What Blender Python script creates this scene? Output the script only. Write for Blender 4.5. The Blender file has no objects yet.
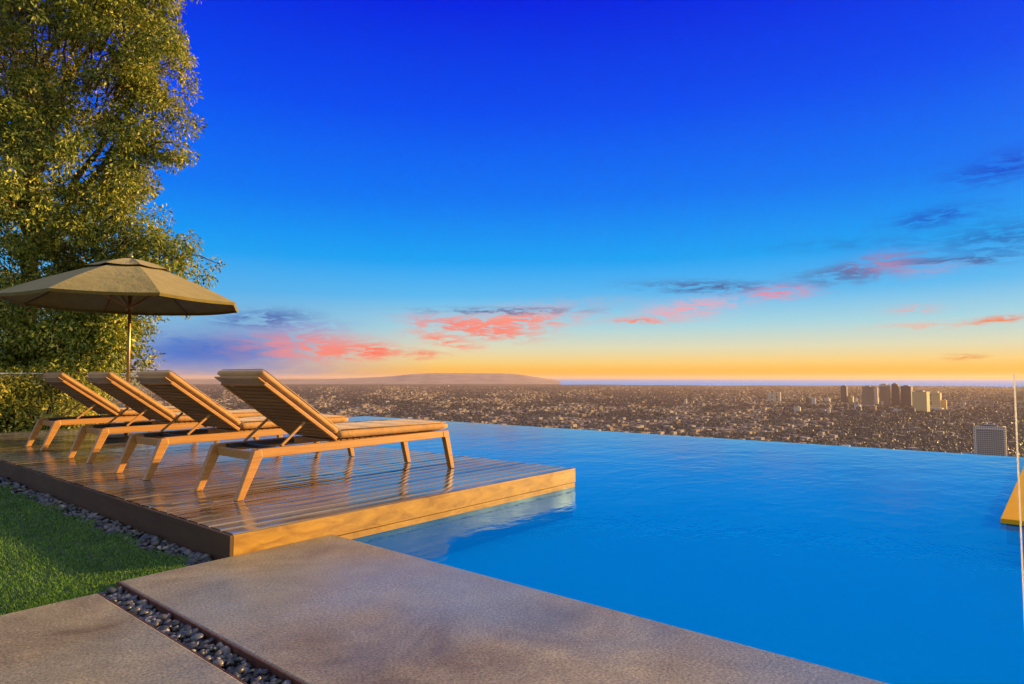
import bpy, bmesh, math, random
from mathutils import Vector, Matrix, Euler, noise
R=math.radians
random.seed(7)
sc=bpy.context.scene
C=sc.collection
# ---------------------------------------------------------------- helpers
def tag(o,label=None,cat=None,group=None,kind=None):
    if label:o['label']=label
    if cat:o['category']=cat
    if group:o['group']=group
    if kind:o['kind']=kind
    return o
def mesh_obj(name,verts,faces,m=None,parent=None,smooth=False,bevel=0,seg=2):
    me=bpy.data.meshes.new(name); me.from_pydata(verts,[],faces); me.update()
    if m: me.materials.append(m)
    if smooth:
        me.polygons.foreach_set('use_smooth',[True]*len(me.polygons))
    o=bpy.data.objects.new(name,me); C.objects.link(o)
    if parent:o.parent=parent
    if bevel:
        b=o.modifiers.new('Bevel','BEVEL'); b.width=bevel; b.segments=seg; b.limit_method='ANGLE'; b.angle_limit=R(40)
    return o
def empty(name,loc=(0,0,0),rz=0):
    o=bpy.data.objects.new(name,None); C.objects.link(o); o.location=loc; o.rotation_euler=(0,0,rz); o.empty_display_size=.2; return o
class MB:
    def __init__(s): s.v=[]; s.f=[]
    def add(s,vs,fs):
        n=len(s.v); s.v+=[tuple(v) for v in vs]; s.f+=[tuple(i+n for i in f) for f in fs]
    def box(s,x0,y0,z0,x1,y1,z1,M=None):
        vs=[Vector(p) for p in((x0,y0,z0),(x1,y0,z0),(x1,y1,z0),(x0,y1,z0),(x0,y0,z1),(x1,y0,z1),(x1,y1,z1),(x0,y1,z1))]
        if M: vs=[M@v for v in vs]
        s.add(vs,[(3,2,1,0),(4,5,6,7),(0,1,5,4),(1,2,6,5),(2,3,7,6),(3,0,4,7)])
    def prism_xz(s,poly,y0,y1):           # polygon in x,z extruded along y
        n=len(poly)
        s.add([(x,y0,z) for x,z in poly]+[(x,y1,z) for x,z in poly],
              [tuple(range(n)),tuple(range(2*n-1,n-1,-1))]+[(i+n,(i+1)%n+n,(i+1)%n,i) for i in range(n)])
    def tube(s,pts,rad,seg=10,cap=True):
        pts=[Vector(p) for p in pts]
        if not hasattr(rad,'__len__'): rad=[rad]*len(pts)
        rings=[]; prev=None
        for i,p in enumerate(pts):
            t=(pts[min(i+1,len(pts)-1)]-pts[max(i-1,0)]).normalized()
            a=t.orthogonal().normalized() if prev is None else (prev-t*prev.dot(t)).normalized()
            prev=a; b=t.cross(a)
            rings.append([p+(a*math.cos(2*math.pi*k/seg)+b*math.sin(2*math.pi*k/seg))*rad[i] for k in range(seg)])
        vs=[v for r in rings for v in r]; fs=[]
        for i in range(len(rings)-1):
            for k in range(seg):
                k2=(k+1)%seg; fs.append((i*seg+k,i*seg+k2,(i+1)*seg+k2,(i+1)*seg+k))
        if cap: fs.append(tuple(range(seg-1,-1,-1))); fs.append(tuple((len(rings)-1)*seg+k for k in range(seg)))
        s.add(vs,fs)
    def build(s,name,m=None,parent=None,**k): return mesh_obj(name,s.v,s.f,m,parent,**k)
# ---------------------------------------------------------------- materials
def S(r,g,b):
    f=lambda c:(c/255/12.92 if c/255<=.04045 else ((c/255+.055)/1.055)**2.4)
    return (f(r),f(g),f(b),1)
def new_mat(name):
    m=bpy.data.materials.new(name); m.use_nodes=True; nt=m.node_tree
    return m,nt,nt.nodes['Principled BSDF']
def nd(nt,t,**k):
    n=nt.nodes.new(t)
    for a,b in k.items():
        if a in n.inputs.keys() if hasattr(n.inputs,'keys') else False: n.inputs[a].default_value=b
        else: setattr(n,a,b)
    return n
def ramp(nt,fac,stops,interp='LINEAR'):
    n=nt.nodes.new('ShaderNodeValToRGB'); cr=n.color_ramp; cr.interpolation=interp
    while len(cr.elements)<len(stops): cr.elements.new(.5)
    for e,(p,c) in zip(cr.elements,stops):
        e.position=p; e.color=c if len(c)==4 else (*c,1)
    nt.links.new(fac,n.inputs[0]); return n.outputs[0]
def mapped(nt,scale=(1,1,1),rot=(0,0,0),loc=(0,0,0),src='Object'):
    tc=nt.nodes.new('ShaderNodeTexCoord'); mp=nt.nodes.new('ShaderNodeMapping')
    mp.inputs['Scale'].default_value=scale; mp.inputs['Rotation'].default_value=rot; mp.inputs['Location'].default_value=loc
    nt.links.new(tc.outputs[src],mp.inputs[0]); return mp.outputs[0]
def noise_n(nt,vec,scale,detail=4,rough=.55,dist=0):
    n=nt.nodes.new('ShaderNodeTexNoise'); n.inputs['Scale'].default_value=scale; n.inputs['Detail'].default_value=detail
    n.inputs['Roughness'].default_value=rough; n.inputs['Distortion'].default_value=dist
    nt.links.new(vec,n.inputs['Vector']); return n.outputs['Fac']
def bump(nt,h,strength,dist,bs):
    b=nt.nodes.new('ShaderNodeBump'); b.inputs['Strength'].default_value=strength; b.inputs['Distance'].default_value=dist
    nt.links.new(h,b.inputs['Height']); nt.links.new(b.outputs[0],bs.inputs['Normal']); return b
def mathn(nt,op,a,b=None,c=None,clamp=False):
    n=nt.nodes.new('ShaderNodeMath'); n.operation=op; n.use_clamp=clamp
    for i,x in enumerate((a,b,c)):
        if x is None: continue
        if isinstance(x,(int,float)): n.inputs[i].default_value=x
        else: nt.links.new(x,n.inputs[i])
    return n.outputs[0]
def mixc(nt,fac,a,b,typ='MIX'):
    n=nt.nodes.new('ShaderNodeMix'); n.data_type='RGBA'; n.blend_type=typ; n.clamp_factor=True
    for i,x in ((0,fac),(6,a),(7,b)):
        if isinstance(x,(int,float)): n.inputs[i].default_value=x
        elif isinstance(x,tuple): n.inputs[i].default_value=x if len(x)==4 else (*x,1)
        else: nt.links.new(x,n.inputs[i])
    return n.outputs[2]
def geo_rand(nt): return nt.nodes.new('ShaderNodeNewGeometry').outputs['Random Per Island']

def wood(name,c1,c2,rough=(.3,.55),grain=(1.2,26,26),spec=.5,bumpd=.002,island=True,coat=0):
    m,nt,bs=new_mat(name)
    v=mapped(nt,grain)
    n1=noise_n(nt,v,2.2,6,.65,.6)
    v2=mapped(nt,(1,1,1)); n2=noise_n(nt,v2,1.7,3)
    col=ramp(nt,n1,[(.3,c1),(.7,c2)])
    if island:
        g=geo_rand(nt)
        col=mixc(nt,1.0,col,ramp(nt,g,[(0,(.72,.7,.68)),(1,(1.12,1.1,1.05))]),'MULTIPLY')
    col=mixc(nt,mathn(nt,'MULTIPLY',n2,.5),col,tuple(x*.45 for x in c1[:3]))
    nt.links.new(col,bs.inputs['Base Color'])
    rr=ramp(nt,n2,[(.35,(rough[0],)*3),(.65,(rough[1],)*3)])
    nt.links.new(rr,bs.inputs['Roughness'])
    bs.inputs['Specular IOR Level'].default_value=spec
    bs.inputs['Coat Weight'].default_value=coat; bs.inputs['Coat Roughness'].default_value=.06
    bump(nt,n1,.5,bumpd,bs)
    return m
M={}
M['teak']=wood('teak',(.40,.18,.035),(.58,.29,.07),(.3,.5),island=False)
M['teak_dark']=wood('slat wood',(.28,.14,.04),(.42,.22,.07),(.45,.6),grain=(26,1.2,26))
M['fascia']=wood('fascia wood',(.27,.13,.015),(.66,.38,.04),(.4,.65),grain=(2.5,7,7))
# wet deck boards
def deck_mat():
    m,nt,bs=new_mat('wet deck board')
    v=mapped(nt,(1.0,22,22)); n1=noise_n(nt,v,2.4,6,.65,.5)
    v2=mapped(nt,(.55,1.5,1)); n2=noise_n(nt,v2,1.6,4,.6,.4)
    g=geo_rand(nt)
    col=ramp(nt,n1,[(.28,(.045,.031,.021)),(.72,(.115,.082,.055))])
    col=mixc(nt,1.0,col,ramp(nt,g,[(0,(.45,.42,.4)),(1,(1.6,1.5,1.35))]),'MULTIPLY')
    n5=noise_n(nt,mapped(nt,(.5,2.2,1),loc=(4,2,0)),1.3,5,.65,.6)
    col=mixc(nt,ramp(nt,n5,[(.42,(0,)*3),(.66,(.75,)*3)]),col,(.26,.25,.20))
    nt.links.new(col,bs.inputs['Base Color'])
    r=mathn(nt,'ADD',ramp(nt,n2,[(.40,(.03,)*3),(.64,(.17,)*3)]),mathn(nt,'MULTIPLY',g,.08))
    nt.links.new(r,bs.inputs['Roughness'])
    bs.inputs['IOR'].default_value=1.5; bs.inputs['Specular IOR Level'].default_value=1.0
    h=mathn(nt,'ADD',mathn(nt,'MULTIPLY',n1,.25),n2)
    bump(nt,h,.35,.004,bs)
    return m
M['deck']=deck_mat()
def simple(name,c,rough=.5,metal=0,var=.15,scale=8,bumpd=0,spec=.5):
    m,nt,bs=new_mat(name)
    v=mapped(nt); n=noise_n(nt,v,scale,5,.6)
    lo=tuple(x*(1-var) for x in c); hi=tuple(min(1,x*(1+var)) for x in c)
    nt.links.new(ramp(nt,n,[(.3,lo),(.7,hi)]),bs.inputs['Base Color'])
    bs.inputs['Roughness'].default_value=rough; bs.inputs['Metallic'].default_value=metal
    bs.inputs['Specular IOR Level'].default_value=spec
    if bumpd: bump(nt,n,.5,bumpd,bs)
    return m
def fabric(name,c,scale=260,sheen=.2):
    m,nt,bs=new_mat(name)
    v=mapped(nt); w=nt.nodes.new('ShaderNodeTexWave'); w.inputs['Scale'].default_value=scale; nt.links.new(v,w.inputs['Vector'])
    n=noise_n(nt,v,7,5,.6); n2=noise_n(nt,v,90,3)
    col=ramp(nt,n,[(.3,tuple(x*.85 for x in c)),(.7,tuple(min(1,x*1.1) for x in c))])
    nt.links.new(col,bs.inputs['Base Color']); bs.inputs['Roughness'].default_value=.85
    bs.inputs['Sheen Weight'].default_value=sheen; bs.inputs['Specular IOR Level'].default_value=.2
    h=mathn(nt,'ADD',mathn(nt,'MULTIPLY',n,2.0),mathn(nt,'MULTIPLY',n2,.15))
    bump(nt,h,.6,.01,bs)
    return m
M['cushion']=fabric('tan cushion cloth',(.46,.25,.08))
M['canopy']=fabric('canopy cloth',(.20,.16,.028))
M['piping']=fabric('piping cloth',(.45,.27,.10))
M['bronze']=simple('bronze metal',(.32,.2,.09),.35,.8)
M['dark_metal']=simple('dark metal',(.04,.035,.03),.45,.5)
M['steel']=simple('steel',(.6,.6,.58),.25,.9,.05)
M['corten']=simple('rusty edging',(.10,.04,.025),.7,.1,.4,30,.002)
# slab
def slab_mat():
    m,nt,bs=new_mat('sandblasted concrete')
    v=mapped(nt,(1,1,1),loc=(3.1,1.7,0)); n1=noise_n(nt,v,1.9,8,.66,.7); n2=noise_n(nt,v,95,4,.75); n3=noise_n(nt,v,7,5,.6); n4=noise_n(nt,mapped(nt,(1,1,1),loc=(9,4,0)),.85,3,.5)
    col=ramp(nt,n1,[(.34,(.16,.12,.06)),(.46,(.255,.208,.12)),(.56,(.315,.263,.155)),(.68,(.40,.335,.19))])
    col=mixc(nt,ramp(nt,n4,[(.42,(0,0,0)),(.66,(.8,.8,.8))]),col,(.22,.27,.27))
    col=mixc(nt,1.0,col,ramp(nt,n2,[(.36,(.5,.5,.5)),(.64,(1.5,1.48,1.4))]),'MULTIPLY')
    col=mixc(nt,1.0,col,ramp(nt,n3,[(.3,(.88,.88,.88)),(.7,(1.08,1.08,1.08))]),'MULTIPLY')
    nt.links.new(col,bs.inputs['Base Color'])
    nt.links.new(ramp(nt,n4,[(.4,(.5,)*3),(.65,(.26,)*3)]),bs.inputs['Roughness'])
    h=mathn(nt,'ADD',n2,mathn(nt,'MULTIPLY',n3,.5)); bump(nt,h,.35,.003,bs)
    return m
M['slab']=slab_mat()
def pebble_mat():
    m,nt,bs=new_mat('river pebble')
    g=geo_rand(nt); n=noise_n(nt,mapped(nt),40,4)
    col=ramp(nt,g,[(0,(.012,.014,.018)),(.3,(.04,.045,.05)),(.55,(.10,.09,.08)),(.75,(.07,.085,.115)),(.92,(.20,.175,.145)),(1,(.34,.31,.27))])
    col=mixc(nt,1.0,col,ramp(nt,n,[(.3,(.75,)*3),(.7,(1.15,)*3)]),'MULTIPLY')
    nt.links.new(col,bs.inputs['Base Color']); bs.inputs['Roughness'].default_value=.38
    return m
M['pebble']=pebble_mat()
M['soil']=simple('dark soil',(.03,.025,.02),.9,0,.4,30,.01)
def grass_mat():
    m,nt,bs=new_mat('turf blade')
    g=geo_rand(nt); n=noise_n(nt,mapped(nt),2.2,4)
    col=ramp(nt,g,[(0,(.05,.12,.014)),(.6,(.085,.215,.02)),(1,(.135,.26,.034))])
    col=mixc(nt,1.0,col,ramp(nt,n,[(.35,(.7,.75,.7)),(.65,(1.2,1.15,1.0))]),'MULTIPLY')
    nt.links.new(col,bs.inputs['Base Color']); bs.inputs['Roughness'].default_value=.6; bs.inputs['Specular IOR Level'].default_value=.2
    return m
M['grass']=grass_mat()
M['turf']=simple('turf base',(.03,.065,.012),.9,0,.3,20,.01)
def leaf_mat(name,cols):
    m,nt,bs=new_mat(name)
    g=geo_rand(nt)
    col=ramp(nt,g,cols)
    n=noise_n(nt,mapped(nt),.9,3)
    col=mixc(nt,1.0,col,ramp(nt,n,[(.35,(.7,.75,.7)),(.65,(1.25,1.15,1.0))]),'MULTIPLY')
    nt.links.new(col,bs.inputs['Base Color']); bs.inputs['Roughness'].default_value=.45; bs.inputs['Specular IOR Level'].default_value=.35
    tr=nt.nodes.new('ShaderNodeBsdfTranslucent'); nt.links.new(col,tr.inputs[0])
    mx=nt.nodes.new('ShaderNodeMixShader'); mx.inputs[0].default_value=.3
    nt.links.new(bs.outputs[0],mx.inputs[1]); nt.links.new(tr.outputs[0],mx.inputs[2])
    nt.links.new(mx.outputs[0],nt.nodes['Material Output'].inputs[0])
    return m
M['leaf']=leaf_mat('olive leaf',[(0,(.04,.07,.015)),(.35,(.15,.22,.03)),(.7,(.36,.41,.045)),(1,(.55,.48,.11))])
M['leaf2']=leaf_mat('hedge leaf',[(0,(.12,.15,.02)),(.5,(.34,.36,.05)),(1,(.58,.50,.09))])
M['bark']=simple('bark',(.11,.075,.045),.9,0,.4,12,.02)
def water_mat(name,c,ripple,rough,spec,scale):
    m,nt,bs=new_mat(name)
    bs.inputs['Base Color'].default_value=(*c,1); bs.inputs['Roughness'].default_value=rough
    bs.inputs['IOR'].default_value=1.33; bs.inputs['Specular IOR Level'].default_value=spec
    v=mapped(nt,(1,1.6,1)); n=noise_n(nt,v,scale,3,.5,.3); n2=noise_n(nt,v,scale*.22,2,.5)
    h=mathn(nt,'ADD',n,mathn(nt,'MULTIPLY',n2,2.0))
    bump(nt,h,1.0,ripple,bs)
    return m
def pool_water():
    m,nt,bs=new_mat('pool water')
    nt.nodes.remove(bs)
    v=mapped(nt,(1,1.7,1),rot=(0,0,R(20))); n=noise_n(nt,v,6,3,.5,.3); n2=noise_n(nt,v,1.4,2,.5)
    h=mathn(nt,'ADD',n,mathn(nt,'MULTIPLY',n2,2.0))
    b=nt.nodes.new('ShaderNodeBump'); b.inputs['Strength'].default_value=1; b.inputs['Distance'].default_value=.0034; nt.links.new(h,b.inputs['Height'])
    tp=nt.nodes.new('ShaderNodeBsdfTransparent'); tp.inputs[0].default_value=(.04,.90,1.0,1)
    df=nt.nodes.new('ShaderNodeBsdfDiffuse'); df.inputs[0].default_value=(0.0,.33,1.0,1)
    d=nt.nodes.new('ShaderNodeMixShader'); d.inputs[0].default_value=.42; nt.links.new(tp.outputs[0],d.inputs[1]); nt.links.new(df.outputs[0],d.inputs[2])
    g=nt.nodes.new('ShaderNodeBsdfGlossy'); g.inputs['Color'].default_value=(.42,.75,1,1); g.inputs['Roughness'].default_value=.06
    f=nt.nodes.new('ShaderNodeFresnel'); f.inputs[0].default_value=1.33
    nt.links.new(b.outputs[0],g.inputs['Normal']); nt.links.new(b.outputs[0],f.inputs['Normal'])
    mx=nt.nodes.new('ShaderNodeMixShader'); nt.links.new(mathn(nt,'MULTIPLY',f.outputs[0],mathn(nt,'ADD',mathn(nt,'MULTIPLY',f.outputs[0],1.0),.50),clamp=True),mx.inputs[0])
    nt.links.new(d.outputs[0],mx.inputs[1]); nt.links.new(g.outputs[0],mx.inputs[2]); nt.links.new(mx.outputs[0],nt.nodes['Material Output'].inputs[0])
    return m
M['water']=pool_water()
M['sea']=water_mat('sea water',(.05,.45,1.0),0.0,.5,.05,1)
M['tile']=simple('pool plaster',(.2,.74,1.0),.6,0,.06,3)
def glass_mat():
    m,nt,bs=new_mat('clear glass')
    bs.inputs['Base Color'].default_value=(.93,1,.97,1); bs.inputs['Roughness'].default_value=.02
    bs.inputs['Transmission Weight'].default_value=1; bs.inputs['IOR'].default_value=1.45
    return m
M['glass']=glass_mat()
M['glass_edge']=simple('polished glass edge',(.98,.93,.75),.3,0,.02,5,0,1)
_nt=M['glass_edge'].node_tree; _t=_nt.nodes.new('ShaderNodeBsdfTranslucent'); _t.inputs[0].default_value=(1,.95,.8,1); _m=_nt.nodes.new('ShaderNodeMixShader'); _m.inputs[0].default_value=.7
_nt.links.new(_nt.nodes['Principled BSDF'].outputs[0],_m.inputs[1]); _nt.links.new(_t.outputs[0],_m.inputs[2]); _nt.links.new(_m.outputs[0],_nt.nodes['Material Output'].inputs[0])
M['platform']=wood('golden platform wood',(.90,.42,.01),(1.0,.55,.03),(.7,.8),grain=(1,16,16),spec=.05)

# ---------------------------------------------------------------- camera
cz=.96; pitch=math.atan(35/636)
Rt=Vector((.639,-.770,0)).normalized(); Fh=Vector((.770,.639,0)).normalized(); Up=Vector((0,0,1))
Fw=Fh*math.cos(pitch)+Up*math.sin(pitch); Uc=Up*math.cos(pitch)-Fh*math.sin(pitch)
cam=bpy.data.cameras.new('camera'); co=bpy.data.objects.new('camera',cam); C.objects.link(co)
mm=Matrix((Rt,Uc,-Fw)).transposed().to_4x4(); mm.translation=Vector((0,0,cz)); co.matrix_world=mm
cam.sensor_width=36; cam.lens=36*636/1024; cam.clip_start=.05; cam.clip_end=200000
sc.camera=co
def polar(px,depth,z):      # place something at a bearing seen from the terrace and a distance
    p=Fh*depth+Rt*((px-512)/636*depth); return Vector((p.x,p.y,z))

# ---------------------------------------------------------------- sky
SUN_AZ=R(-30); SUN_EL=R(10)
sd=Vector((math.cos(SUN_AZ)*math.cos(SUN_EL),math.sin(SUN_AZ)*math.cos(SUN_EL),math.sin(SUN_EL)))
w=bpy.data.worlds.new('World'); sc.world=w; w.use_nodes=True; nt=w.node_tree
bg=nt.nodes['Background']; out=nt.nodes['World Output']
tc=nt.nodes.new('ShaderNodeTexCoord'); sep=nt.nodes.new('ShaderNodeSeparateXYZ'); nt.links.new(tc.outputs['Generated'],sep.inputs[0])
z=sep.outputs[2]
# elevation warped a little by azimuth so the glow is stronger to the right
base=ramp(nt,z,[(0,S(255,176,48)),(.010,S(254,188,66)),(.024,S(248,210,130)),(.044,S(224,220,184)),(.078,S(168,214,224)),
                (.125,S(90,186,240)),(.18,S(5,162,246)),(.27,S(0,118,248)),(.39,S(0,76,246)),(.52,S(0,34,228)),(1,S(0,14,150))])
azn=mathn(nt,'ARCTAN2',sep.outputs[1],sep.outputs[0])      # radians, world azimuth
eln=mathn(nt,'ARCSINE',z)
# dir coords in pixels-like degrees: A = degrees right of the viewing bearing, E = degrees above horizon
A0=math.degrees(math.atan2(Fh.y,Fh.x))
Ad=mathn(nt,'SUBTRACT',A0,mathn(nt,'MULTIPLY',azn,180/math.pi))
Ed=mathn(nt,'MULTIPLY',eln,180/math.pi)
cv=nt.nodes.new('ShaderNodeCombineXYZ'); nt.links.new(Ad,cv.inputs[0]); nt.links.new(Ed,cv.inputs[1])
mp=nt.nodes.new('ShaderNodeMapping'); nt.links.new(cv.outputs[0],mp.inputs[0]); mp.inputs['Scale'].default_value=(.16,.75,1); mp.inputs['Rotation'].default_value=(0,0,R(6))
cn=noise_n(nt,mp.outputs[0],1.1,7,.62,.9)
cn2=noise_n(nt,mp.outputs[0],3.2,9,.64,.5)
wobA=mathn(nt,'ADD',Ad,mathn(nt,'MULTIPLY',mathn(nt,'SUBTRACT',cn,.5),5.0))
wobE=mathn(nt,'ADD',Ed,mathn(nt,'MULTIPLY',mathn(nt,'SUBTRACT',cn2,.5),1.6))
# left part of the low sky is bluer and greyer
leftm=ramp(nt,mathn(nt,'ADD',mathn(nt,'MULTIPLY',Ad,1/80),.5),[(.0,(1,1,1)),(.20,(1,1,1)),(.42,(0,0,0))])
lowm=ramp(nt,mathn(nt,'MULTIPLY',Ed,1/20),[(0,(.75,)*3),(.2,(.8,)*3),(.38,(.35,)*3),(.6,(0,)*3)])
base=mixc(nt,mathn(nt,'MULTIPLY',mathn(nt,'MULTIPLY',leftm,.7),lowm),base,S(60,150,222))
tex=ramp(nt,cn2,[(.42,(.12,)*3),(.53,(1,)*3)])
def ang(px,py):
    d=Fw*636+Rt*(px-512)-Uc*(py-342)
    return A0-math.degrees(math.atan2(d.y,d.x)), math.degrees(math.asin(d.normalized().z))
col=base
def cloud(px,py,wx,wy,c,op,tilt=0,hard=.6,solid=False):
    global col
    a,e=ang(px,py); k=180/math.pi/636*math.cos(R(a))*math.cos(R(a))
    sx=wx*k; sy=wy*k/math.cos(R(a)) ; sx=max(sx,.3); sy=max(sy,.12)
    da=mathn(nt,'SUBTRACT',wobA,a); de=mathn(nt,'SUBTRACT',wobE,e)
    ct,st=math.cos(R(tilt)),math.sin(R(tilt))
    x=mathn(nt,'ADD',mathn(nt,'MULTIPLY',da,ct/sx),mathn(nt,'MULTIPLY',de,st/sx))
    y=mathn(nt,'ADD',mathn(nt,'MULTIPLY',da,-st/sy),mathn(nt,'MULTIPLY',de,ct/sy))
    r2=mathn(nt,'ADD',mathn(nt,'MULTIPLY',x,x),mathn(nt,'MULTIPLY',y,y))
    f=mathn(nt,'EXPONENT',mathn(nt,'MULTIPLY',mathn(nt,'POWER',r2,hard+.5),-1.0))
    f=mathn(nt,'MULTIPLY',f if solid else mathn(nt,'MULTIPLY',f,tex),op)
    col=mixc(nt,f,col,S(*c))
cloud(205,352,100,20,(18,108,205),.95,0,solid=True)
cloud(250,372,90,8,(130,150,195),.7)
cloud(265,318,42,9,(62,88,170),.9,4)
cloud(300,328,45,7,(140,140,205),.6,4)
cloud(250,347,52,11,(110,125,190),.8)
cloud(285,338,50,6,(175,130,175),.7)
cloud(318,347,55,13,(243,142,138),1.0)
cloud(345,352,48,7,(248,138,120),1.0)
cloud(372,350,22,7,(255,120,95),1.0)
cloud(420,353,22,4,(245,140,110),.95,-4)
cloud(445,340,30,6,(252,138,115),1.0,-12)
cloud(468,327,50,7,(245,120,110),1.0,-8)
cloud(515,321,60,12,(252,146,125),1.0,6)
cloud(480,326,45,8,(250,140,122),1.0,-6)
cloud(505,310,75,3,(95,120,165),1.0,0)
cloud(640,320,26,4,(250,130,100),1.0)
cloud(690,308,45,9,(240,165,175),.9,5)
cloud(705,286,66,6,(75,105,160),1.0,-3)
cloud(782,291,30,6,(235,140,160),1.0)
cloud(860,268,60,11,(85,110,165),1.0,8)
cloud(885,263,30,10,(170,140,185),.95)
cloud(960,259,55,3,(50,95,155),1.0,-3)
cloud(930,268,40,6,(160,160,205),.7)
cloud(935,216,45,9,(10,80,190),.85,5)
cloud(1005,165,60,14,(5,65,195),.8,5)
cloud(1000,238,55,18,(15,100,180),.75,0)
cloud(860,243,90,6,(30,130,210),.6,-3)
cloud(992,319,34,3,(240,130,85),.95,4)
cloud(915,308,30,4,(220,175,180),.8)
cloud(920,325,40,3,(235,185,165),.8)
cloud(968,356,20,2.5,(225,140,80),.8)
cloud(600,300,60,5,(150,180,215),.5)
# unseen pale cloud added behind and overhead to tune the ambient light, and the glow round the low sun
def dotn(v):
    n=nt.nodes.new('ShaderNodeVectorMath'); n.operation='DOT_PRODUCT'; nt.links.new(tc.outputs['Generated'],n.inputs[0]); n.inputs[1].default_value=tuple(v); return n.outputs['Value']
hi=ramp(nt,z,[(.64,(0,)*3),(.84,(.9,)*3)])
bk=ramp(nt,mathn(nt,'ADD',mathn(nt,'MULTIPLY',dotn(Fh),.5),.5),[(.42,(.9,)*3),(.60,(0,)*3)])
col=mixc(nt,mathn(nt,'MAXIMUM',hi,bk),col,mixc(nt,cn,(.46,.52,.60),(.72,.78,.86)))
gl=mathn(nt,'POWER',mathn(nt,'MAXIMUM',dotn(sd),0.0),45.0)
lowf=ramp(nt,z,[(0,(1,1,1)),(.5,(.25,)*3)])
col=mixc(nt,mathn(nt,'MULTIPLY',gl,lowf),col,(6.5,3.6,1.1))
nsky=nt.nodes.new('ShaderNodeTexSky'); nsky.sky_type='NISHITA'; nsky.sun_disc=False; nsky.sun_elevation=SUN_EL; nsky.sun_rotation=math.pi/2-SUN_AZ
nsky.dust_density=1.0
bg2=nt.nodes.new('ShaderNodeBackground'); bg2.inputs[1].default_value=.0001; nt.links.new(nsky.outputs[0],bg2.inputs[0])
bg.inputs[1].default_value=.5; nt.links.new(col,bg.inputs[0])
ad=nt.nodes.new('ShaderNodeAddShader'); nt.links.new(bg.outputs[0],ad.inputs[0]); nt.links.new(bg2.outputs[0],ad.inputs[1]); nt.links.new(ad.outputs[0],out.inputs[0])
w.cycles.sampling_method='MANUAL'; w.cycles.sample_map_resolution=512
sl=bpy.data.lights.new('sun','SUN'); sl.energy=5; sl.angle=R(.6); sl.color=(1,.60,.20)
so=bpy.data.objects.new('sun',sl); C.objects.link(so); so.rotation_euler=sd.to_track_quat('Z','Y').to_euler()
so.location=(30,-20,20)

# ---------------------------------------------------------------- terrain
PL=-150.0
def ground_z(x,y):
    if 2.35<x<10.5 and -6<=y<13.7: return -1.8
    t=max(0,x-10.62,y-14.2,-y-120,-x-160)
    if t<=0: return -.16
    zz=-.16-1.3*min(t,1)-max(0,t-1)*.42
    if zz<PL+20: 
        k=(PL+20-zz); zz=PL+20*math.exp(-k/20)
    if t>25: zz+=noise.noise(Vector((x/70,y/70,0)))*4*min(1,(t-25)/60)*(1 if t<500 else max(0,1-(t-500)/300))
    return max(zz,PL)
def build_ground():
    xs=set(); 
    ring=[0,3,6,9,10.6,10.63,11.7,13,16,20,26,34,44,56,70,90,115,140,170,200,240,280,320,360,400,450,500,600,700,850,1000,1300,1700,2300,3200,4500,6500,9500,14000]
    gx=sorted(set([-v for v in ring if v<9.5 or v>11.8]+[0,2.341,2.355,10.41,10.51]+ring+[-150,-160.1,-165]))
    gy=sorted(set([-v for v in ring if v<9.5 or v>11.8]+[0,13.55,13.75,14.15,14.22,15.3]+[v for v in ring if v not in(10.6,10.63)]+[-121,-119]))
    vs=[(x,y,ground_z(x,y)) for x in gx for y in gy]; n=len(gy)
    fs=[(i*n+j,(i+1)*n+j,(i+1)*n+j+1,i*n+j+1) for i in range(len(gx)-1) for j in range(n-1)]
    m,nt,bs=new_mat('plain and hillside')
    v=mapped(nt); n1=noise_n(nt,v,.006,8,.75); n2=noise_n(nt,v,.0011,5,.6)
    c=ramp(nt,n1,[(.35,(.06,.045,.03)),(.5,(.11,.08,.06)),(.6,(.16,.12,.09)),(.7,(.24,.19,.15))])
    c=mixc(nt,1.0,c,ramp(nt,n2,[(.35,(.6,.62,.55)),(.65,(1.2,1.15,1.1))]),'MULTIPLY')
    nt.links.new(c,bs.inputs['Base Color']); bs.inputs['Roughness'].default_value=.95; bs.inputs['Specular IOR Level'].default_value=.1
    return mesh_obj('ground',vs,fs,m,smooth=False)
tag(build_ground(),kind='structure')
# sea: beyond the plain, all round the bay (coast about 13.5 km away)
sea_v=[];sea_f=[]
def coast(k):  # k: azimuth right of view in degrees
    return 12300+400*math.sin(k*.25)+250*math.sin(k*.9+1)
az=[i*1.5 for i in range(-2,60)]
for i,k in enumerate(az):
    d=Fh*math.cos(R(k))+Rt*math.sin(R(k))
    r0=coast(k) if k>3 else 22500
    for r in (r0,r0*1.5,30000,60000): sea_v.append(((d*r).x,(d*r).y,PL+.6 if False else PL+1.2))
for i in range(len(az)-1):
    for j in range(3): sea_f.append((i*4+j,i*4+j+1,i*4+j+5,i*4+j+4))
# the land sheet is 14 km square-ish, so add outer land where there is no sea
tag(mesh_obj('sea',sea_v,sea_f,M['sea']),kind='structure')
lv=[];lf=[]
gm=bpy.data.materials['plain and hillside']
azl=[i*3 for i in range(-30,91)] 
for i,k in enumerate(azl):
    d=Fh*math.cos(R(k))+Rt*math.sin(R(k))
    for r in (13000,16000,26000,60000): lv.append(((d*r).x,(d*r).y,PL-.6))
for i in range(len(azl)-1):
    for j in range(3): lf.append((i*4+j,i*4+j+1,i*4+j+5,i*4+j+4))
tag(mesh_obj('terrain',lv,lf,gm),kind='structure')
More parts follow.
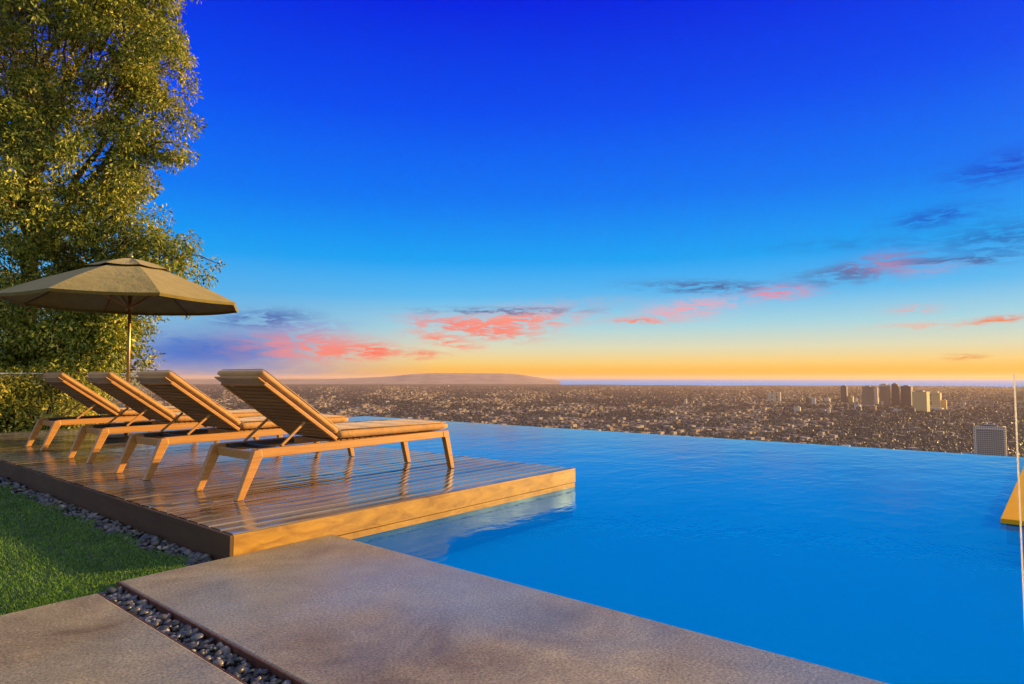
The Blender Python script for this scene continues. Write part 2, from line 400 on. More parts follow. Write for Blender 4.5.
# far headland
def headland():
    prof=[(180,380.0),(230,380),(280,379.5),(330,379),(370,377.5),(395,376),(411,374.2),(430,373.2),(452,373),(480,373.4),(500,373.3),(515,374),(530,376),(545,378.6),(560,380.5)]
    vs=[];fs=[];D=16000
    sub=[]
    for (x0,y0),(x1,y1) in zip(prof,prof[1:]):
        for q in range(6):
            t=q/6; sub.append((x0+(x1-x0)*t,y0+(y1-y0)*t+random.uniform(-.15,.15)))
    sub.append(prof[-1])
    for px,py in sub:
        h=(377-py)/636*D
        for dd,f in((-2500,0),(-1500,.35),(-700,.75),(0,1),(1500,.6),(3500,0)):
            p=polar(px,D+dd,0); base=PL-.5
            zt=h+cz
            zz=base+(zt-base)*f*(1+random.uniform(-.05,.05)*(f<1))
            vs.append((p.x,p.y,zz))
    n=6
    for i in range(len(sub)-1):
        for j in range(n-1): fs.append((i*n+j,i*n+j+1,(i+1)*n+j+1,(i+1)*n+j))
    m=simple('headland scrub',(.30,.21,.17),.95,0,.3,.002)
    return mesh_obj('hills',vs,fs,m,smooth=True)
tag(headland(),kind='structure')

# ---------------------------------------------------------------- city on the plain
def wall_mat(name,cols,win=False):
    m,nt,bs=new_mat(name)
    g=geo_rand(nt); oi=nt.nodes.new('ShaderNodeObjectInfo').outputs['Random']
    c=ramp(nt,mathn(nt,'FRACT',mathn(nt,'ADD',g,oi)),cols,'CONSTANT')
    nt.links.new(c,bs.inputs['Base Color']); bs.inputs['Roughness'].default_value=.8; bs.inputs['Specular IOR Level'].default_value=.2
    return m
M['city']=wall_mat('stucco mix',[(0,(.20,.155,.125)),(.2,(.28,.24,.20)),(.35,(.17,.13,.105)),(.5,(.27,.205,.16)),(.65,(.14,.11,.095)),(.78,(.25,.215,.19)),(.94,(.31,.28,.24))])
M['roofmix']=wall_mat('roof mix',[(0,(.19,.14,.12)),(.25,(.26,.22,.19)),(.5,(.18,.11,.08)),(.7,(.33,.29,.25)),(.85,(.15,.125,.11))])
M['citytree']=leaf_mat('city tree',[(0,(.06,.056,.034)),(.5,(.095,.084,.050)),(1,(.13,.10,.065))])
def ydist(py): return (150.96)*636/(py-377)
def dens(px,py):
    return noise.noise(Vector((px/55,py/7,3)))+.6*noise.noise(Vector((px/16,py/3,9)))
cm=MB(); tm=MB(); cnt=0
rng=random.Random(3)
OCT=[(1,0,0),(0,1,0),(-1,0,0),(0,-1,0),(0,0,1)]
for _ in range(95000):
    px=rng.uniform(-60,1120); py=386+ (rng.random()**.8)*82
    D=ydist(py)
    if D>12500: continue
    if px<250 and rng.random()<.4: continue
    d=dens(px,py)
    if d<.02 and rng.random()<.88: continue
    if px>835 and py>411 and rng.random()<.80: continue
    p=polar(px,D,PL); s=rng.uniform(3,8)*(1+D/7000); h=rng.uniform(2.5,5)*(1+D/14000)
    if rng.random()<.04: h*=2.4; s*=1.3
    a=rng.choice([0,0,0,.5])+rng.gauss(0,.05)
    Mx=Matrix.Translation(p)@Matrix.Rotation(a,4,'Z')
    cm.box(-s,-s*rng.uniform(.4,.8),-1,s,s*.6,h,Mx)
for _ in range(120000):
    px=rng.uniform(-60,1120); py=386+ (rng.random()**.8)*84
    D=ydist(py)
    if D>11000: continue
    if dens(px,py)>.12 and not(px>835 and py>411) and rng.random()<.55: continue
    p=polar(px,D,PL); r=rng.uniform(3,6.5)*(1+D/7000); h=rng.uniform(3.5,8)*(1+D/14000)
    pts=[]
    a0=rng.random()*6
    for k in range(5):
        a=a0+k*1.2566; rr=r*rng.uniform(.7,1.1); pts.append(p+Vector((math.cos(a)*rr,math.sin(a)*rr,h*.45*rng.uniform(.7,1.3))))
    top=p+Vector((rng.uniform(-r,r)*.3,rng.uniform(-r,r)*.3,h)); bot=p+Vector((0,0,0))
    tm.add(pts+[top,bot],[(k,(k+1)%5,5) for k in range(5)]+[((k+1)%5,k,6) for k in range(5)])
tag(cm.build('distant_city',M['city']),label='mass of low buildings spread over the hazy plain below the pool',cat='city',kind='stuff')
tag(tm.build('city_trees',M['citytree']),label='dark tree cover scattered between the buildings on the plain',cat='trees',kind='stuff')
# 300 nearest houses as things of their own
def make_house(variant):
    w_,d_,h_=[(9,6,4.5),(12,8,6),(7,6,6.5)][variant]
    o=empty('house')
    b=MB(); b.box(-w_,-d_,0,w_,d_,h_); b.build('wall',M['city'],o)
    r=MB()
    if variant==1:
        r.box(-w_-.3,-d_-.3,h_,w_+.3,d_+.3,h_+.7)
    else:
        e=.6; r.add([(-w_-e,-d_-e,h_),(w_+e,-d_-e,h_),(w_+e,d_+e,h_),(-w_-e,d_+e,h_),(-w_*.6,0,h_+2.6),(w_*.6,0,h_+2.6)],[(0,1,5,4),(2,3,4,5),(1,2,5),(3,0,4),(3,2,1,0)])
    r.build('roof',M['roofmix'],o)
    return o
HG='houses and low buildings on the plain below the pool'
HL=['small hip roofed house among the trees on the plain','flat roofed low building among the trees on the plain','narrow two storey hip roofed house on the plain']
protos=[make_house(i) for i in range(3)]
used=[False]*3
for i in range(300):
    vI=i%3; src=protos[vI]
    while True:
        px=rng.uniform(350,1018) if rng.random()<.3 else rng.uniform(420,840); edge=416+(px-446)*.064+5
        py=edge-rng.random()**1.5*22
        if not(968<px<1006): break
    p=polar(px,ydist(max(py,404)),PL)
    if not used[vI]: o=src; used[vI]=True
    else:
        o=src.copy(); C.objects.link(o)
        for ch in src.children:
            c=ch.copy(); C.objects.link(c); c.parent=o
    o.location=p; o.rotation_euler=(0,0,rng.choice([0,1.57,.5])+rng.gauss(0,.06)); s=rng.uniform(.4,.7); o.scale=(s,s,s)
    tag(o,HL[vI],'house',HG)
# towers
def tower_mat(name,c,band,fh=4.0):
    m,nt,bs=new_mat(name)
    v=mapped(nt); s=nt.nodes.new('ShaderNodeSeparateXYZ'); nt.links.new(v,s.inputs[0])
    fz=mathn(nt,'FRACT',mathn(nt,'DIVIDE',s.outputs[2],fh)); fx=mathn(nt,'FRACT',mathn(nt,'DIVIDE',mathn(nt,'ADD',s.outputs[0],s.outputs[1]),3.3))
    mk=mathn(nt,'MULTIPLY',mathn(nt,'GREATER_THAN',fz,.38),mathn(nt,'GREATER_THAN',fx,.3))
    nt.links.new(mixc(nt,mk,c,band),bs.inputs['Base Color'])
    nt.links.new(mathn(nt,'SUBTRACT',.7,mathn(nt,'MULTIPLY',mk,.45)),bs.inputs['Roughness'])
    return m
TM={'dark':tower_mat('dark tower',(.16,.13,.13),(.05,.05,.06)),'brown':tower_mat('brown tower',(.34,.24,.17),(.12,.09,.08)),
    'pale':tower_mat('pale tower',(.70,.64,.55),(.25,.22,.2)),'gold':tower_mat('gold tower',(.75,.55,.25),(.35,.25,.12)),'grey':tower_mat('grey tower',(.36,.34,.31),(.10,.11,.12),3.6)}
def tower(px0,px1,topy,basey,mat,label,depth_ratio=.55,crown='slab',rot=.3):
    D=ydist(basey); wd=(px1-px0)/636*D*.5; bear=math.atan(((px0+px1)/2-512)/636); p=polar((px0+px1)/2,D,PL)
    h=(377-topy)/636*D+cz-PL
    o=empty('office_tower',p,A_T-bear-rot)
    b=MB(); b.box(-wd*.85,-wd*depth_ratio,0,wd*.85,wd*depth_ratio,h); b.build('body',TM[mat],o)
    r=MB(); r.box(-wd*.45,-wd*.4,h,wd*.4,wd*.4,h+5); r.build('roof_plant',TM['grey'] if crown=='slab' else TM['pale'],o)
    if crown=='cap':
        c=MB(); c.box(-wd*.88,-wd*depth_ratio-1,h-9,wd*.88,wd*depth_ratio+1,h-1.5); c.build('crown_band',TM['pale'],o)
    if crown=='podium':
        c=MB(); c.box(-wd*1.3,-wd*1.2,0,wd*1.3,wd*1.2,12); c.build('podium',TM['pale'],o)
    tag(o,label,'tower',); return o
A_T=math.atan2(Rt.y,Rt.x)
tower(840,846.5,386,403,'dark','small dark tower standing alone left of the main towers',crown='slab')
tower(862,872.5,386.5,406,'brown','leftmost broad brown tower of the main cluster',crown='slab')
tower(872.5,877,388,405,'pale','thin pale block added as the sunlit side of the leftmost broad brown tower')  # pale block stands in for the brown tower's sunlit side
tower(879,888.5,384.5,406,'brown','brown tower with bright pale top in the middle of the cluster',crown='cap')
tower(891,897.5,384,406,'dark','tallest slim dark tower in the cluster')
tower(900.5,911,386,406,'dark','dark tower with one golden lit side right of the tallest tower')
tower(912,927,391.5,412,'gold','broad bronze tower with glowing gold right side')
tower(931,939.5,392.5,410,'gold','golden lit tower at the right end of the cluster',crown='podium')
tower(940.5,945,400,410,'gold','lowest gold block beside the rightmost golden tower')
tower(767,770,392,402,'pale','leftmost of three thin white towers left of the cluster')
tower(772,775,392.5,402,'pale','middle of three thin white towers left of the cluster')
tower(777,780,392,402,'pale','rightmost of three thin white towers left of the cluster')
tower(683.5,686.5,399,405,'pale','lone small white tower in the middle of the plain')
tower(826,829,408,414,'pale','small pale slab tower below and left of the cluster')
for i in range(16):
    px=rng.choice([rng.uniform(785,860),rng.uniform(850,962)]); by=rng.uniform(401,413); hh=rng.uniform(2.5,7); ww=rng.uniform(2.5,7)
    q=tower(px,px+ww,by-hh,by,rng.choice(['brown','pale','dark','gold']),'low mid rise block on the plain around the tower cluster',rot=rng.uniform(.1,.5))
    q.name='apartment_block'; q['category']='building'; q['group']='mid rise blocks around the tower cluster'
# near grey office block
D=1180; p=polar(987,D,PL); h=(377-426.5)/636*D+cz-PL; wd=25/636*D/2
o=empty('office_block',p,A_T-math.atan((987-512)/636)-.06); 
b=MB(); b.box(-wd,-14,0,wd,14,h); b.build('body',TM['grey'],o)
b=MB(); b.box(-wd-.6,-15.2,0,-wd+3.2,-14.02,h+1.5); b.build('corner_pier',TM['pale'],o)
b=MB(); b.box(wd-3.2,-15.2,0,wd+.6,-14.02,h+1.5); b.build('corner_pier',TM['pale'],o)
b=MB(); b.box(-wd+3.25,-14.9,h-4,wd-3.25,-14.03,h+1.5); b.build('parapet',TM['pale'],o)
b=MB(); b.box(-wd*.4,-6,h,wd*.5,6,h+4); b.build('roof_plant',TM['dark'],o)
tag(o,'large grey office block with pale frame near the pool rim','office block')

# ---------------------------------------------------------------- terrace slabs, pool, lawn
def slab(name,pts,z0,z1,m,bev=.008):
    n=len(pts)
    o=mesh_obj(name,[(x,y,z0) for x,y in pts]+[(x,y,z1) for x,y in pts],[tuple(range(n-1,-1,-1)),tuple(range(n,2*n))]+[(i,(i+1)%n,(i+1)%n+n,i+n) for i in range(n)],m,bevel=bev)
    return o
tag(slab('terrace_paving',[(1.165,-6),(2.34,-6),(2.34,3.375),(1.165,3.375)],-.13,0,M['slab']),kind='structure')
tag(slab('path_paving',[(-3.5,-6),(1.045,-6),(1.045,3.27),(-3.5,3.27)],-.13,0,M['slab']),kind='structure')
# steel edging along the pebble channel
b=MB(); b.box(1.156,-6,-.13,1.163,3.375,.001); tag(b.build('steel_edging',M['corten']),'thin rusty steel edging along the pool side slab','edging')
b=MB(); b.box(1.0472,-6,-.13,1.052,3.27,-.004); tag(b.build('steel_edging',M['corten']),'thin rusty steel edging along the left slab','edging')
# pool
b=MB(); b.box(2.342,-6,-.9,10.6,13.6,-.34); b.box(10.30,-6,-.339,10.425,13.6,-.066); b.box(2.342,13.5,-.339,10.3,13.6,-.066)
tag(b.build('pool_basin',M['tile']),kind='structure')
gx=[2.341+ (10.43-2.341)*i/8 for i in range(9)]
wv=[(x,y,-.06) for x in gx for y in (-6,3.6,8,13.6)]; wf=[(i*4+j,(i+1)*4+j,(i+1)*4+j+1,i*4+j+1) for i in range(8) for j in range(3)]
tag(mesh_obj('water',wv,wf,M['water']),kind='structure')
# raised platform in the pool at the right
o=empty('pool_platform',(5.62,.25,0),R(-1.2))
b=MB()
for i in range(19):
    y1=-i*.15; b.box(0,y1-.145,-.055,4.6,y1,-.022)
b.build('top_boards',M['platform'],o,bevel=.003)
b=MB(); b.box(.03,-2.8,-.2,4.57,-.03,-.056); b.build('base',M['dark_metal'],o)
tag(o,'low golden wooden platform in the pool at the right edge','platform')
# lawn
tag(slab('lawn',[(-6,3.275),(1.162,3.275),(1.162,3.38),(1.50,3.38),(1.50,13.5),(-6,13.5)],-.158,-.025,M['turf'],0),kind='structure')
tag(slab('gravel_bed',[(1.50,3.38),(1.70,3.38),(1.70,13.5),(1.50,13.5)],-.158,-.09,M['soil'],0),kind='structure')
tag(slab('gravel_trench',[(1.056,-6),(1.15,-6),(1.15,3.27),(1.056,3.27)],-.158,-.085,M['soil'],0),kind='structure')
g=MB(); gr=random.Random(5)
for _ in range(115000):
    y=3.29+(gr.random()**1.5)*8.5; x=1.59-gr.random()*(1.6+ (y-3.2)*.35)
    if y<3.40 and x>1.15: continue
    if x>1.54+.035*math.sin(y*9)+.02*math.sin(y*23): continue
    h=gr.uniform(.008,.018)*(1+(y-3.3)*.06); a=gr.uniform(0,6.28); wdt=gr.uniform(.0014,.0026)*(1+(y-3.3)*.2)
    dx,dy=math.cos(a)*wdt,math.sin(a)*wdt; lx,ly=gr.gauss(0,.009),gr.gauss(0,.009)
    g.add([(x-dx,y-dy,-.026),(x+dx,y+dy,-.026),(x+lx,y+ly,-.026+h)],[(0,1,2)])
tag(g.build('grass',M['grass']),label='short green turf of the lawn beside the deck',cat='grass',kind='stuff')
# pebbles
def ico():
    bm=bmesh.new(); bmesh.ops.create_icosphere(bm,subdivisions=2,radius=1)
    v=[x.co.copy() for x in bm.verts]; f=[tuple(q.index for q in p.verts) for p in bm.faces]; bm.free(); return v,f
IV,IF=ico()
def pebbles(name,x0,x1,y0,y1,n,zb,rmin,rmax,seed,label,ypow=1,wob=0):
    rr=random.Random(seed); b=MB()
    for i in range(n):
        x=rr.uniform(x0,x1); y=y0+(y1-y0)*rr.random()**ypow
        r=(rmin+(rmax-rmin)*rr.random()**1.6)*(1.45 if rr.random()<.08 else 1)
        if wob and x<x0+.05+.04*math.sin(y*7): 
            if rr.random()<.5: continue
        x=min(max(x,x0+r*.8),x1-r*.8)
        z=zb+rr.uniform(0,1)**.7*.045
        Mx=Matrix.Translation((x,y,z))@Euler((rr.gauss(0,.35),rr.gauss(0,.35),rr.uniform(0,6.3))).to_matrix().to_4x4()@Matrix.Diagonal((r,r*rr.uniform(.55,.85),r*rr.uniform(.4,.65),1))
        s=rr.random()*50
        b.add([Mx@(v*(1+.16*noise.noise(v*1.1+Vector((s,s,s))))) for v in IV],IF)
    return tag(b.build(name,M['pebble'],smooth=True),label=label,cat='pebbles',kind='stuff')
pebbles('pebble_strip',1.053,1.155,.6,3.3,1300,-.055,.011,.024,1,'grey river pebbles filling the channel between the two slabs')
pebbles('pebble_strip',1.52,1.70,3.39,11.5,1600,-.085,.018,.036,2,'grey river pebbles in a bed between lawn and deck',1.4,1)

# ---------------------------------------------------------------- deck
deck=empty('wooden_deck',(0,0,0))
b=MB(); dr=random.Random(11); y=3.404; bw=.124
while y<12.3:
    M1=Matrix.Translation((0,y+bw/2,.11))@Euler((dr.gauss(0,.004),0,0)).to_matrix().to_4x4()
    hz=dr.gauss(0,.0006); cr=.0008+dr.random()*.0012
    prof=[(-bw/2,-.028),(bw/2,-.028)]+[(bw/2*q,hz-cr*abs(q)**2.5-(.004 if abs(q)==1 else 0)) for q in (1,.94,.8,.55,.25,0,-.25,-.55,-.8,-.94,-1)]
    x0=1.73; joints=[dr.uniform(2.4,4.4)] if dr.random()<.45 else []
    for x1 in joints+[4.985]:
        n=len(prof)
        b.add([M1@Vector((x0,p,q)) for p,q in prof]+[M1@Vector((x1-.003,p,q)) for p,q in prof],[tuple(range(n-1,-1,-1)),tuple(range(n,2*n))]+[(i,(i+1)%n,(i+1)%n+n,i+n) for i in range(n)])
        x0=x1
    y+=bw+.016
b.build('deck_boards',M['deck'],deck)
b=MB(); b.box(1.72,3.378,-.02,5.0,3.399,.107); b.build('front_fascia',M['fascia'],deck,bevel=.002)
b=MB(); b.box(2.345,3.374,-.095,4.985,3.40,-.0235); b.build('front_fascia_lower',M['fascia'],deck,bevel=.002)
b=MB(); b.box(1.70,3.378,-.14,1.718,12.3,.108); 
sidem=wood('shade darkened fascia',(.07,.034,.011),(.12,.06,.02),(.5,.7),grain=(14,1,14)); b.build('side_fascia',sidem,deck,bevel=.002)  # darkness of the deck's shaded side is put into this wood colour
b=MB(); b.box(4.988,3.402,-.02,5.004,12.3,.107); b.build('pool_side_fascia',M['fascia'],deck,bevel=.002)
b=MB(); b.box(1.72,12.3,-.1,5.0,12.32,.107); b.build('back_fascia',M['fascia'],deck,bevel=.002)
b=MB()
for i in range(9):
    x=1.9+i*.37; b.box(x,3.45,-.12,x+.05,12.25,.078)
b.box(1.72,3.41,-.15,2.33,12.2,-.125)
b.build('joists',sidem,deck)
b=MB(); b.box(2.345,3.402,-.338,4.985,12.2,-.10); b.build('plinth',simple('shade navy plinth',(.01,.05,.17),.7),deck)  # navy colour paints in the shade on the wall below the deck
tag(deck,'wet brown wooden deck reaching out over the pool','deck')

# ---------------------------------------------------------------- loungers
W=.66
def loft_cushion(b,L,Wd,T,puffs,M_,nx=28,ny=10):
    """rounded cushion lying on z=0 in local x,y; seams between puffs"""
    top=[];bot=[]
    def prof(u,p=6): return max(0,1-abs(2*u-1)**p)**(1/p)
    for i in range(nx+1):
        u=i/nx; x=L*u
        for j in range(ny+1):
            v=j/ny; y=Wd*v
            e=.45+.55*min(prof(u,16),prof(v,10))
            pf=abs(math.sin(math.pi*u*puffs))**.35
            top.append((x,y,T*.5+T*.5*e*(.80+.2*pf)*(.94+.06*math.sin(math.pi*v))))
            bot.append((x,y,T*.5-T*.5*e))
    n=(nx+1)*(ny+1); vs=[M_@Vector(p) for p in top+bot]; fs=[]
    for i in range(nx):
        for j in range(ny):
            a=i*(ny+1)+j; q=(a,a+ny+1,a+ny+2,a+1); fs.append(q); fs.append(tuple(n+k for k in reversed(q)))
    for i in range(nx):
        a=i*(ny+1); fs.append((a,n+a,n+a+ny+1,a+ny+1)); a+=ny; fs.append((a,a+ny+1,n+a+ny+1,n+a))
    for j in range(ny):
        a=j; fs.append((a,a+1,n+a+1,n+a)); a=nx*(ny+1)+j; fs.append((a,n+a,n+a+1,a+1))
    b.add(vs,fs)
BA=R(35.7); BL=.785
def make_lounger():
    o=empty('sun_lounger')
    for y0 in (0,W-.05):
        b=MB(); b.prism_xz([(.105,.275),(.13,.34),(2.0,.355),(2.0,.295)],y0+.003,y0+.047); b.build('side_rail',M['teak'],o,bevel=.004)
        b=MB(); b.prism_xz([(-.02,0),(.03,0),(.165,.285),(.155,.333),(.102,.333)],y0,y0+.05); b.build('leg',M['teak'],o,bevel=.005)
        b=MB(); b.prism_xz([(2.035,0),(2.08,0),(2.0,.35),(1.93,.35),(1.93,.30),(1.955,.29)],y0,y0+.05); b.build('leg',M['teak'],o,bevel=.005)
        b=MB(); Mx=Matrix.Translation((.34,0,.345))@Matrix.Rotation(-math.atan2(.15,.175),4,'Y')
        ys=y0+.052 if y0==0 else y0-.022
        b.box(0,ys,-.009,.25,ys+.018,.009,Mx); b.build('strut',M['teak'],o,bevel=.002)
    b=MB(); b.box(.13,.052,.255,.165,W-.052,.315); b.build('cross_bar',M['teak'],o,bevel=.003)
    b=MB(); b.box(1.955,.052,.29,1.985,W-.052,.345); b.build('cross_bar',M['teak'],o,bevel=.003)
    b=MB(); x=.80
    while x<1.93: b.box(x,.052,.335,x+.045,W-.052,.35); x+=.06
    b.build('seat_slats',M['teak_dark'],o,bevel=.002)
    b=MB(); b.box(.2,.052,.30,.77,.072,.335); b.box(.2,W-.072,.30,.77,W-.052,.335); b.box(.335,.074,.30,.36,W-.074,.33); b.build('ratchet_frame',M['dark_metal'],o)
    # back rest
    Mb=Matrix.Translation((.775,0,.352))@Matrix.Rotation(math.pi+BA,4,'Y')  # local +x runs up the back, +z turns under
    Mb=Matrix.Translation((.775,0,.352))@Matrix(((-math.cos(BA),0,math.sin(BA),0),(0,-1,0,0),(math.sin(BA),0,math.cos(BA),0),(0,0,0,1)))@Matrix.Translation((0,-W,0))
    b=MB(); b.box(0,.004,0,BL-.03,.034,.028,Mb); b.box(0,W-.034,0,BL-.03,W-.004,.028,Mb); b.box(BL-.06,.036,.002,BL-.03,W-.036,.026,Mb); b.build('backrest_frame',M['teak'],o,bevel=.004)
    b=MB(); x=.02
    while x<BL-.09: b.box(x,.036,.004,x+.034,W-.036,.016,Mb); x+=.05
    b.build('backrest_slats',M['teak_dark'],o,bevel=.002)
    b=MB(); loft_cushion(b,BL+.01,W-.01,.072,3,Mb@Matrix.Translation((0.03,.005,.0295))); c=b.build('back_cushion',M['cushion'],o,smooth=True)
    b=MB(); loft_cushion(b,.085,W-.012,.022,1,Mb@Matrix.Translation((BL-.045,.006,.008)),8,8); b.build('cushion_flap',M['cushion'],c,smooth=True)
    b=MB()
    b.tube([Mb@Vector(p) for p in((.05,.006,.090),(BL+.02,.006,.090),(BL+.035,.03,.090),(BL+.035,W-.03,.090),(BL+.02,W-.006,.090),(.05,W-.006,.090))],.004,6)
    b.build('piping',M['piping'],c,smooth=True)
    b=MB(); loft_cushion(b,1.19,W-.01,.082,4,Matrix.Translation((.80,.005,.357)),36); c=b.build('seat_cushion',M['cushion'],o,smooth=True)
    b=MB(); b.tube([(.82,.006,.432),(1.97,.006,.432),(1.985,.03,.432),(1.985,W-.03,.432),(1.97,W-.006,.432),(.82,W-.006,.432)],.004,6); b.build('piping',M['piping'],c,smooth=True)
    return o
def copy_tree(o,parent=None):
    c=o.copy(); C.objects.link(c); c.parent=parent
    for ch in o.children: copy_tree(ch,c)
    return c
LG='teak sun loungers in a row on the deck'
proto=make_lounger()
LL=['nearest teak sun lounger with tan cushion, at the front edge of the deck','second teak sun lounger from the front edge of the deck',
    'third teak sun lounger, with the umbrella pole rising behind its raised back','farthest teak sun lounger, backed by the green hedge']
for i,(x,y,a) in enumerate([(2.2,4.25,0),(2.15,5.68,.012),(2.2,7.22,-.014),(2.25,8.93,.008)]):
    o=proto if i==0 else copy_tree(proto)
    o.location=(x,y,.1115); o.rotation_euler=(0,0,a); tag(o,LL[i],'sun lounger',LG)

# ---------------------------------------------------------------- umbrella
UC=(3.28,9.44)
u=empty('patio_umbrella',(UC[0],UC[1],.11))
def canopy_mesh(r0,z0,r1,z1,off,rim_drop=.0,nr=8,na=6,valance=0):
    vs=[];fs=[];seg=8*na
    for i in range(nr+1):
        t=i/nr
        for k in range(seg):
            s=k/na; a0=math.floor(s); f=s-a0
            A1=off+a0*math.pi/4; A2=A1+math.pi/4
            r=r0+(r1-r0)*t
            x=r*((1-f)*math.cos(A1)+f*math.cos(A2)); y=r*((1-f)*math.sin(A1)+f*math.sin(A2))
            z=z0+(z1-z0)*(t**1.12)
            sag=math.sin(math.pi*f)*.035*t+ .05*math.sin(math.pi*t)*1
            z+= .012*math.sin(math.pi*t)-math.sin(math.pi*f)*.03*t*(1-.5*t)
            vs.append((x,y,z))
    if valance:
        for k in range(seg):
            x,y,z=vs[nr*seg+k]; vs.append((x*.985,y*.985,z-valance))
        nr+=1
    for i in range(nr):
        for k in range(seg):
            k2=(k+1)%seg; fs.append((i*seg+k,(i+1)*seg+k,(i+1)*seg+k2,i*seg+k2))
    return vs,fs
OFF=.664
vs,fs=canopy_mesh(.26,2.35,1.45,1.85,OFF,valance=.035)
c=mesh_obj('canopy',vs,fs,M['canopy'],u,smooth=False)
sm=c.modifiers.new('Solid','SOLIDIFY'); sm.thickness=.003
vs,fs=canopy_mesh(.015,2.455,.50,2.315,OFF,nr=4)
c2=mesh_obj('vent',vs,fs,M['canopy'],c); c2.modifiers.new('Solid','SOLIDIFY').thickness=.003
b=MB(); b.tube([(0,0,2.46),(0,0,2.49),(0,0,2.53)],[.03,.028,.006],10); b.build('finial',M['bronze'],u,smooth=True)
b=MB(); b.tube([(.02,.0,0),(0,0,2.44)],.021,14); b.build('pole',M['bronze'],u,smooth=True)
for k in range(8):
    a=OFF+k*math.pi/4
    b=MB(); b.tube([(.03*math.cos(a),.03*math.sin(a),2.37),(.78*math.cos(a),.78*math.sin(a),2.155),(1.43*math.cos(a),1.43*math.sin(a),1.838)],.009,6); b.build('rib',M['bronze'],u)
    b=MB(); b.tube([(.04*math.cos(a),.04*math.sin(a),1.80),(.74*math.cos(a),.74*math.sin(a),2.155)],.007,6); b.build('strut',M['bronze'],u)
b=MB(); b.tube([(0,0,1.76),(0,0,1.83)],.045,12); b.build('runner',M['bronze'],u)
b=MB(); b.tube([(0,0,2.34),(0,0,2.40)],.045,12); b.build('hub',M['bronze'],u)
b=MB(); b.tube([(0,0,0),(0,0,.05),(0,0,.07),(0,0,.072)],[.30,.30,.27,.05],28); b.build('base',M['dark_metal'],u,smooth=False)
b=MB(); b.tube([(0.02,0,.07),(.02,0,.32)],.032,12); b.build('base_sleeve',M['dark_metal'],u)
tag(u,'large olive tan octagonal patio umbrella over the loungers','umbrella')

# ---------------------------------------------------------------- glass
o=empty('glass_balustrade',(2.24,.055,0))
b=MB(); b.box(-.004,-1.6,.002,.004,-.0015,.968); b.build('pane',M['glass'],o)
b=MB(); b.box(-.0035,-.001,.002,.0035,.003,.968); b.build('polished_edge',M['glass_edge'],o)
b=MB(); b.box(-.02,-1.2,0,.02,-1.12,.14); b.build('clamp',M['steel'],o,bevel=.003)
tag(o,'frameless glass panel on the slab at the right edge of the pool','panel')
o=empty('glass_railing',(0,13.9,0))
b=MB(); b.box(-2.5,-.02,1.01,5.3,.02,1.035); b.build('top_rail',M['steel'],o,bevel=.004)
for x in (-.8,1.2,3.3,5.28):
    b=MB(); b.box(x-.012,-.012,-.16,x+.012,.012,1.008); b.build('post',M['bronze'],o)
xs=[-2.5,-.8,1.2,3.3,5.28]
for x0,x1 in zip(xs,xs[1:]):
    b=MB(); b.box(x0+.03,-.005,.0,x1-.03,.005,.995); b.build('pane',M['glass'],o)
tag(o,'glass railing with thin steel top rail behind the farthest lounger','railing')

# ---------------------------------------------------------------- tree and hedge
def leaves(b,cx,cy,cz_,r,n,rr,size,droop=.5):
    for _ in range(n):
        d=Vector((rr.gauss(0,1),rr.gauss(0,1),rr.gauss(0,1))).normalized()*(r*rr.random()**.42)
        p=Vector((cx,cy,cz_))+Vector((d.x,d.y,d.z*.85))
        ax=(d.normalized()*.7+Vector((rr.gauss(0,.5),rr.gauss(0,.5),rr.gauss(-droop,.5)))).normalized()
        sd_=ax.cross(Vector((rr.gauss(0,1),rr.gauss(0,1),rr.gauss(0,1)))).normalized()
        L=size*rr.choice((.6,.75,.9,1,1.1,1.25))*rr.uniform(.85,1.15); w_=L*rr.uniform(.16,.25); nn=ax.cross(sd_)
        b.add([p,p+ax*L*.5+sd_*w_+nn*w_*.3,p+ax*L,p+ax*L*.5-sd_*w_+nn*w_*.3],[(0,1,2),(0,2,3)])
def crown(ells,nclump,leafn,rr,size,clr,b,ends):
    tot=[(e[3]*e[4]*e[5])**.68 for e in ells]
    for _ in range(nclump):
        e=rr.choices(ells,tot)[0]
        d=Vector((rr.gauss(0,1),rr.gauss(0,1),rr.gauss(0,1))).normalized()*(rr.random()**.30)
        # e: center along right/forward/up
        p=e[0]+Rt*(d.x*e[3])+Fh*(d.y*e[4])+Up*(d.z*e[5])
        if noise.noise(p*1.25)<-.12 and rr.random()<.92: continue
        r=clr*rr.uniform(.6,1.3)
        leaves(b,p.x,p.y,p.z,r,int(leafn*(r/clr)**1.6),rr,size)
        ends.append(p)
def limb(b,p0,p1,r0,r1,rr,n=6,wob=.12):
    pts=[];rad=[]
    for i in range(n+1):
        t=i/n; q=p0.lerp(p1,t)
        if 0<i<n: q+=Vector((rr.gauss(0,wob),rr.gauss(0,wob),rr.gauss(0,wob*.5)))
        q.z+=math.sin(t*math.pi)*.15
        pts.append(q); rad.append(r0+(r1-r0)*t)
    b.tube(pts,rad,8)
TD=12.8
def E(px,py,rx,ry,dd=0,rd=None):
    D=TD+dd; k=D/636
    c=polar(px-4+(4 if py>230 else 0),D,cz+(377-py)*k*1.0)
    return (c,0,0,rx*k,(rd if rd else min(rx,ry)*k),ry*k)
ells=[E(30,30,140,110),E(118,5,56,85,-.3),E(-70,150,110,210,.3),E(150,62,36,42,-.4),E(152,125,40,40,-.2),E(50,180,95,90,-.3),
      E(100,230,70,45,-.2),E(166,268,46,42,-.2),E(100,300,58,55,0),E(20,320,80,80,0),E(133,335,26,44,.2),E(60,345,75,45,-.5),E(100,335,30,50,-.6),E(70,365,50,45,.3),E(60,-70,150,80,0),E(118,180,24,22,0)]
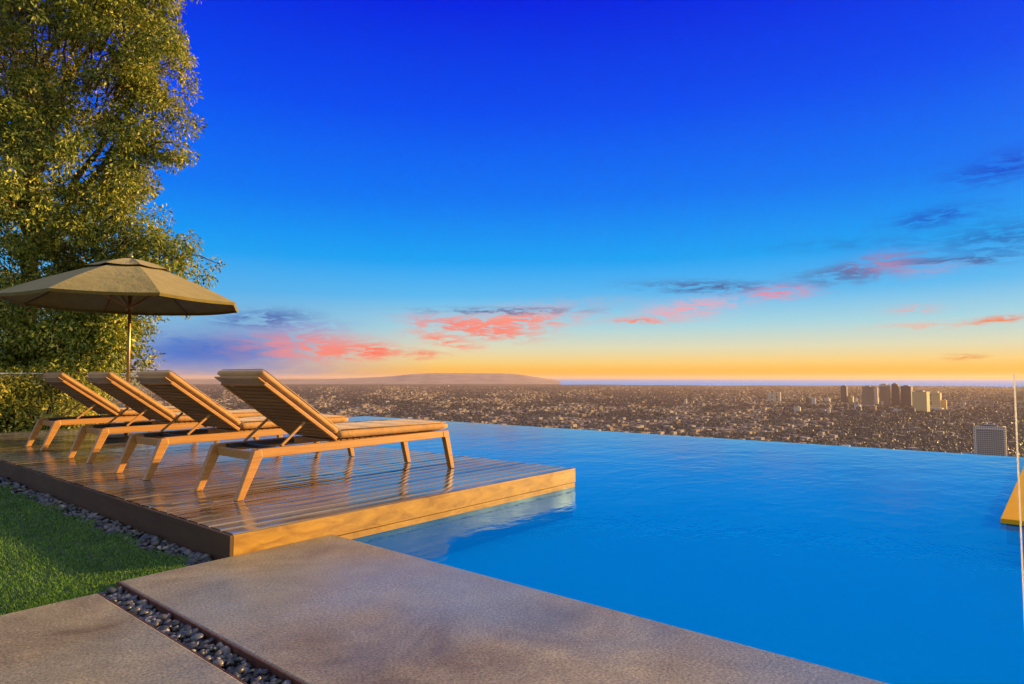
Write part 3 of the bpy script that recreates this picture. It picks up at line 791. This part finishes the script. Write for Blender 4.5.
tree=empty('leafy_tree',tuple(polar(20,TD+.3,-.16)))
rr=random.Random(21); b=MB(); ends=[]
crown(ells,5200,80,rr,.086,.22,b,ends)
def attach(o,root):  # keep world coordinates when parenting to an offset root
    me=o.data; me.transform(Matrix.Translation(-root.location)); return o
attach(b.build('crown',M['leaf'],tree),tree)
b=MB(); base=tree.location.copy(); base.z=-.16
forks=[polar(20,TD+.3,1.6),polar(30,TD+.3,3.6),polar(35,TD,5.6)]
limb(b,base,forks[0],.24,.20,rr,wob=.03); limb(b,forks[0],forks[1],.20,.15,rr,wob=.05); limb(b,forks[1],forks[2],.15,.09,rr); limb(b,forks[2],polar(40,TD,9),.09,.03,rr)
for px,py,f in((150,262,0),(120,330,0),(150,110,1),(155,60,1),(-90,200,0),(-60,80,1),(110,-20,2),(60,240,0),(10,100,1),(-40,300,0)):
    limb(b,forks[f],polar(px,TD,cz+(377-py)*TD/636),.09,.025,rr)
for p in ends[::5]:
    q=min(forks,key=lambda f:(f-p).length)
    s=p.lerp(q,.25); limb(b,s,p,.022,.008,rr,3,.05)
attach(b.build('trunk',M['bark'],tree),tree)
tag(tree,'tall dense olive green tree left of the pool, behind the umbrella','tree')
# hedge shrubs beyond the deck
for (px,dd,wx,top,lab) in ((-30,-1.7,75,375,'leafy hedge shrub at the left edge of the photo beyond the deck'),(45,-1.4,62,378,'leafy hedge shrub beyond the deck, below the tree and behind the farthest lounger')):
    hb=MB(); e2=[]; D=TD+dd; k=D/636
    sh=empty('hedge_shrub',tuple(polar(px,D+.4,-.16)))
    el=[(polar(px,D+.3,.42),0,0,wx*k,.8,.72)]
    crown(el,420,90,rr,.08,.22,hb,e2)
    attach(hb.build('foliage',M['leaf2'],sh),sh)
    sb=MB()
    for q in e2[::6]: limb(sb,polar(px+rr.uniform(-12,12),D+.4,-.15),q,.022,.008,rr,4,.04)
    attach(sb.build('stem',M['bark'],sh),sh)
    tag(sh,lab,'shrub')

# ---------------------------------------------------------------- haze
HZ=61500
b=MB(); b.box(-HZ,-HZ,PL-2.5,HZ,HZ,108)
hm=bpy.data.materials.new('haze'); hm.use_nodes=True; hn=hm.node_tree; hn.nodes.clear()
ho=hn.nodes.new('ShaderNodeOutputMaterial'); hv=hn.nodes.new('ShaderNodeVolumePrincipled')
hv.inputs['Color'].default_value=(1,.76,.56,1); hv.inputs['Density'].default_value=2.3e-5; hv.inputs['Anisotropy'].default_value=.2
hn.links.new(hv.outputs[0],ho.inputs['Volume'])
tag(b.build('haze',hm),kind='stuff',label='pale evening haze over the plain',cat='haze')

# ---------------------------------------------------------------- render
sc.view_settings.view_transform='Standard'; sc.view_settings.look='None'; sc.view_settings.exposure=1.0; sc.view_settings.gamma=1
sc.render.engine='CYCLES'
cy=sc.cycles; cy.max_bounces=6; cy.volume_bounces=0; cy.transparent_max_bounces=8; cy.use_denoising=True
